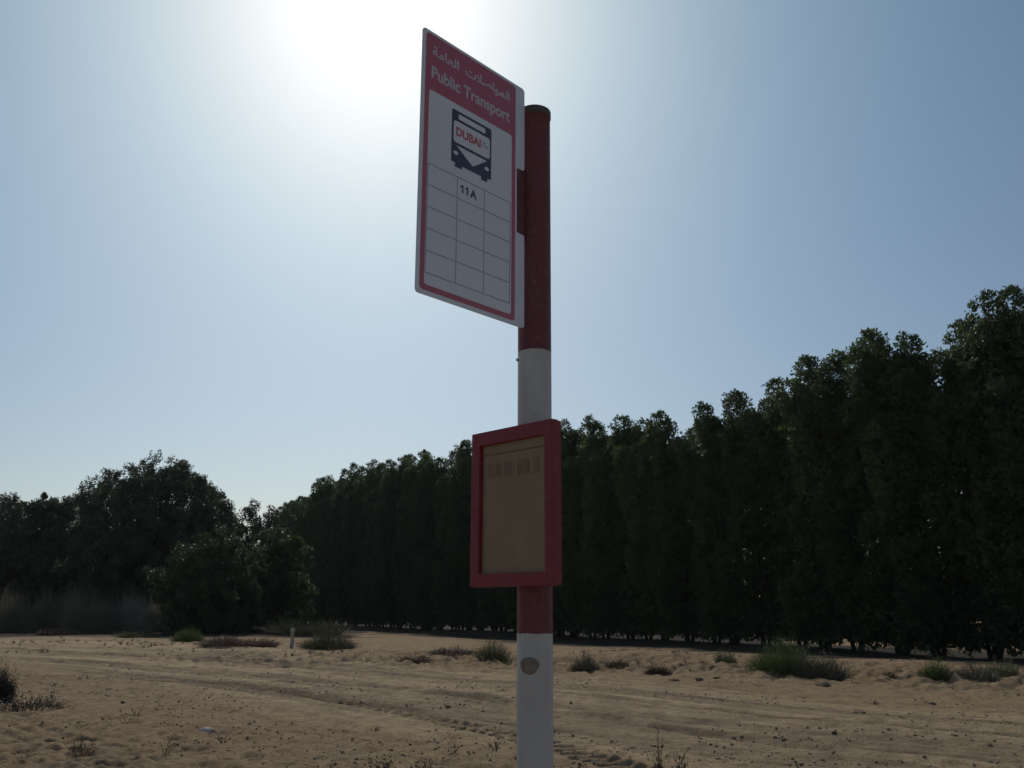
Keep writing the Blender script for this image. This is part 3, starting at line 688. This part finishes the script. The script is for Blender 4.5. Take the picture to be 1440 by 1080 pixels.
layer('grid_lines', ver + [bar(a+gl/2, y-gl/2, b_-gl/2, y+gl/2) for y in gy for a, b_ in zip(gx[:-1], gx[1:])], SGREY, 0.0011, 0.0016)
# bus pictogram
body = [(136, 655)] + [(133, 650), (133, 472), (150, 470), (150, 457), (181, 457), (181, 468), (271, 468), (271, 457), (300, 457), (300, 470), (318, 472), (318, 650), (315, 655)]
picto = layer('bus_pictogram', [body], SDARK, 0.0011, 0.0018)
def ell(cx, cy, a, b_, n=18): return [(cx+a*math.cos(2*math.pi*i/n), cy+b_*math.sin(2*math.pi*i/n)) for i in range(n)]
layer('pictogram_windows', [rrect(162, 627, 288, 645, 5), rrect(141, 542, 310, 617, 10), [(154, 532), (222, 492), (226, 489), (231, 488), (236, 490), (242, 494), (297, 532)], ell(153, 505, 10.5, 7), ell(297, 504, 10.5, 7)], SWHITE, 0.0016, 0.0024, plate)

def text_mesh(body, x0, x1, y0, caph, capsrc=None, offset=0.0, z0=0.0, z1=0.0005, skew=0.0, parts=None):
    """lettering fitted between x0 and x1 (mm), baseline y0, letters caph tall, as one thin mesh"""
    V = []; Fc = []; n0 = 0
    def glyphs(s):
        f = bpy.data.curves.new('lettering', 'FONT'); f.body = s; f.size = 1.0; f.offset = offset
        o = bpy.data.objects.new('lettering', f); C.objects.link(o)
        dg = bpy.context.evaluated_depsgraph_get(); me = bpy.data.meshes.new_from_object(o.evaluated_get(dg))
        bpy.data.objects.remove(o); bpy.data.curves.remove(f)
        v = np.array([p.co[:] for p in me.vertices]).reshape(-1, 3); fc = [tuple(p.vertices) for p in me.polygons]
        bpy.data.meshes.remove(me); return v, fc
    ref = glyphs('|')[0][:, 0].max()
    for i_, ch in enumerate(body):
        if ch == ' ': continue
        off_ = glyphs(body[:i_]+'|')[0][:, 0].max()-ref
        v, fc = glyphs(ch); v = v.copy(); v[:, 0] += off_; v[:, 2] = 0.00006*(i_ % 2)
        V.append(v); Fc += [tuple(q+n0 for q in f_) for f_ in fc]; n0 += len(v)
    V = np.concatenate(V)
    cap = capsrc or (glyphs('H')[0][:, 1].max())
    x = (V[:, 0]-V[:, 0].min())/(V[:, 0].max()-V[:, 0].min())*(x1-x0)+x0
    y = y0 + V[:, 1]/cap*caph
    x = x + skew*(y-y0)
    top = np.stack([x*MM, y*MM, z1+V[:, 2]], 1); bot = top.copy(); bot[:, 2] = z0
    # walls round the boundary edges
    cnt = {}
    for f_ in Fc:
        for a, b_ in zip(f_, f_[1:]+f_[:1]): cnt[(a, b_)] = 1
    N = len(top); W_ = [(b_, a, a+N, b_+N) for (a, b_) in cnt if (b_, a) not in cnt]
    q = MB(); q.add(np.concatenate([top, bot]), Fc + [tuple(i_+N for i_ in reversed(f_)) for f_ in Fc] + W_)
    return q
text_mesh('Public Transport', 40, 410, 722, 41, None, 0.022, 0.0005, 0.0012).link('lettering', STEXT, plate)
second = [0xFE8D, 0xFEDF, 0xFECC, 0xFE8E, 0xFEE3, 0xFE94]; first = [0xFE8D, 0xFEDF, 0xFEE4, 0xFEEE, 0xFE8D, 0xFEBB, 0xFEFC, 0xFE95]
ar = ''.join(map(chr, reversed(second))) + '  ' + ''.join(map(chr, reversed(first)))
text_mesh(ar, 42, 410, 803, 31, 0.72, 0.022, 0.0005, 0.0012).link('arabic_lettering', STEXT, plate)
text_mesh('DUBAI', 152, 266, 568, 29, None, 0.03, 0.0022, 0.0029).link('pictogram_lettering', SBRED, plate)
layer('pictogram_small_print', [bar(271, 590, 277, 598), bar(279, 588, 290, 594), bar(271, 579, 283, 583), bar(285, 578, 300, 583)], SGREY, 0.0022, 0.0029)
one = lambda x: [(x+7, 378), (x+13, 378), (x+13, 406), (x+8.5, 406), (x, 400), (x, 394), (x+7, 398.5)]
layer('route_number', [one(177), one(199)], SDARK, 0.0011, 0.0018)
text_mesh('A', 221, 252, 378, 28, None, 0.03, 0.0011, 0.0018).link('route_letter', SDARK, plate)
# clamp bracket that holds the plate to the pole
BRK = paint('bracket_paint', (0.165, 0.050, 0.055), (0.20, 0.10, 0.095), 0.55, 20, (0.45, 0.7))
mb = MB()
mb.prism([(x*MM, y*MM) for x, y in rrect(404, 318, 520, 582, 6)], -0.013, -0.0045)
bk = mb.link('bracket', BRK, bus, False, MS)
mb = MB()
for y in (372, 527):
    a = [( (430+9*math.cos(R(60*i)))*MM, (y+9*math.sin(R(60*i)))*MM) for i in range(6)]; mb.prism(a, -0.0215, -0.0131)
mb.link('bracket_bolts', STEEL, bk)

# --- timetable case: local x along its face, y up, z out of its face
AXB = R(-42.04); sc_b = 0.969
dlb = Vector((math.sin(AXB), math.cos(AXB), 0)); xb = -dlb; nb = xb.cross(Vector((0, 0, 1)))
BW, BH, BD = 0.389, 0.512, 0.044
orgb = Vector((0.128*sc_b, 2.95*sc_b, EYE + sc_b*(1.670-EYE))) + dlb*BW
MBX = local(Matrix(((xb.x, 0, nb.x, orgb.x), (xb.y, 0, nb.y, orgb.y), (0, 1, 0, orgb.z), (0, 0, 0, 1))))
CASE = paint('case_red', (0.285, 0.028, 0.042), (0.28, 0.062, 0.068), 0.42, 9, (0.45, 0.8), 0.1)
def frame_mesh(o_, i_, z0, z1):
    bm = bmesh.new()
    def ring(r, z): return [bm.verts.new((x, y, z)) for x, y in ((r[0], r[1]), (r[2], r[1]), (r[2], r[3]), (r[0], r[3]))]
    a, b_, c, d = ring(o_, z0), ring(o_, z1), ring(i_, z1), ring(i_, z0)
    for k in range(4):
        j = (k+1) % 4
        for p_, q_ in ((a, b_), (b_, c), (c, d), (d, a)): bm.faces.new((p_[k], p_[j], q_[j], q_[k]))
    bmesh.ops.bevel(bm, geom=bm.edges[:], offset=0.0022, segments=2, affect='EDGES', profile=0.6)
    bmesh.ops.recalc_face_normals(bm, faces=bm.faces)
    me = bpy.data.meshes.new('frame'); bm.to_mesh(me); bm.free(); return me
case = link_mesh('timetable_case', frame_mesh((0, 0, BW, BH), (0.042, 0.043, BW-0.034, BH-0.046), -0.030, 0.0), CASE, bus, False, MBX)
mb = MB(); mb.prism([(0.003, 0.003), (BW-0.003, 0.003), (BW-0.003, BH-0.003), (0.003, BH-0.003)], -BD, -0.0302); mb.link('back_panel', CASE, case)
mb = MB(); cx = 0.5*BW
# stand-off bracket between case and pole
cc = MBX.inverted() @ Vector((0, 0, 0)); lx = cc.x
for y in (0.13, 0.37): mb.prism([(lx-0.045, y), (lx+0.045, y), (lx+0.045, y+0.03), (lx-0.045, y+0.03)], -BD-0.035, -BD-0.0005)
mb.link('case_clamp', STEEL, case)
SHEET, t, b = mat('faded_timetable_sheet', 0.85, 0.15)
c = ramp(t, noise(t, 5, 5, 0.6), [(0.3, (0.50, 0.385, 0.29)), (0.7, (0.58, 0.455, 0.345))])
c = mixc(t, ramp(t, noise(t, 3, 4, 0.6, 'Object', (3.0, 0.6, 1)), [(0.5, (0, 0, 0)), (0.8, (0.6, 0.6, 0.6))]), c, (0.42, 0.34, 0.20))
c = mixc(t, ramp(t, noise(t, 90, 3, 0.7), [(0.6, (0, 0, 0)), (0.75, (0.5, 0.5, 0.5))]), c, (0.30, 0.22, 0.14))
t.links.new(c, b.inputs['Base Color'])
mb = MB(); mb.prism([(0.040, 0.041), (BW-0.032, 0.041), (BW-0.032, BH-0.044), (0.040, BH-0.044)], -0.029, -0.0165)
sheet = mb.link('timetable_sheet', SHEET, case)
FADE = paint('faded_print', (0.36, 0.28, 0.215), (0.49, 0.385, 0.285), 0.85, 30, (0.4, 0.7), 0, 0.1)
FADE2 = paint('faded_heading', (0.35, 0.27, 0.175), (0.30, 0.23, 0.15), 0.85, 30, (0.4, 0.7), 0, 0.1)
q = MB(); x = 66.0; rg = random.Random(4)
bl = [(66, 84, 357, 400), (92, 99, 355, 402), (106, 120, 356, 404), (124, 132, 357, 398), (150, 160, 353, 402), (164, 186, 354, 404), (192, 197, 352, 402), (214, 232, 352, 404), (236, 246, 356, 404), (252, 272, 352, 400), (290, 297, 352, 404), (304, 316, 354, 402)]
for x0, x1, y0, y1 in bl: q.prism([(x0*MM, y0*MM), (x1*MM, y0*MM), (x1*MM, y1*MM), (x0*MM, y1*MM)], -0.0166, -0.0158)
q.link('faded_print_blocks', FADE, case)
q = MB(); q.prism([(0.052, 0.430), (BW-0.044, 0.430), (BW-0.044, 0.436), (0.052, 0.436)], -0.0166, -0.0156); q.link('heading_strip', FADE2, case)
PANE, t, b = mat('clear_pane', 0.1)
tp = node(t, 'ShaderNodeBsdfTransparent'); tp.inputs[0].default_value = (0.93, 0.92, 0.88, 1)
gls = node(t, 'ShaderNodeBsdfGlossy'); gls.inputs['Roughness'].default_value = 0.45
fr = node(t, 'ShaderNodeFresnel'); fr.inputs[0].default_value = 1.12
ms = node(t, 'ShaderNodeMixShader'); t.links.new(fr.outputs[0], ms.inputs[0]); t.links.new(tp.outputs[0], ms.inputs[1]); t.links.new(gls.outputs[0], ms.inputs[2])
t.links.new(ms.outputs[0], t.nodes['Material Output'].inputs[0])
mb = MB(); mb.prism([(0.041, 0.042), (BW-0.033, 0.042), (BW-0.033, BH-0.045), (0.041, BH-0.045)], -0.0145, -0.0120)
mb.link('pane', PANE, case)
mb = MB()
for x, y in ((0.021, 0.25), (BW-0.017, 0.25), (BW/2, 0.021), (BW/2, BH-0.023), (BW-0.012, 0.012)):
    mb.prism([(x+0.004*math.cos(R(60*i)), y+0.004*math.sin(R(60*i))) for i in range(6)], -0.001, 0.0016)
mb.link('case_screws', CAPM, case)

# ------------------------------------------------------------------ thin dusty air
hz = MB(); X_, Y0, Y1, ZB, ZT = 160.0, -40.0, 260.0, -2.0, 24.0
hv = [(-X_, Y0, ZB), (X_, Y0, ZB), (X_, Y1, ZB), (-X_, Y1, ZB), (-X_, Y0, ZT), (X_, Y0, ZT), (X_, Y1, ZT), (-X_, Y1, ZT)]
hz.add(hv, [(0, 3, 2, 1), (4, 5, 6, 7), (0, 1, 5, 4), (1, 2, 6, 5), (2, 3, 7, 6), (3, 0, 4, 7)])
HAZE = bpy.data.materials.new('dusty_air'); HAZE.use_nodes = True; t = HAZE.node_tree; t.nodes.clear()
pv = node(t, 'ShaderNodeVolumePrincipled'); pv.inputs['Color'].default_value = (0.86, 0.93, 1.0, 1); pv.inputs['Density'].default_value = 0.00011; pv.inputs['Anisotropy'].default_value = 0.5
mo = node(t, 'ShaderNodeOutputMaterial'); t.links.new(pv.outputs[0], mo.inputs['Volume'])
tag(hz.link('haze', HAZE), kind='stuff')
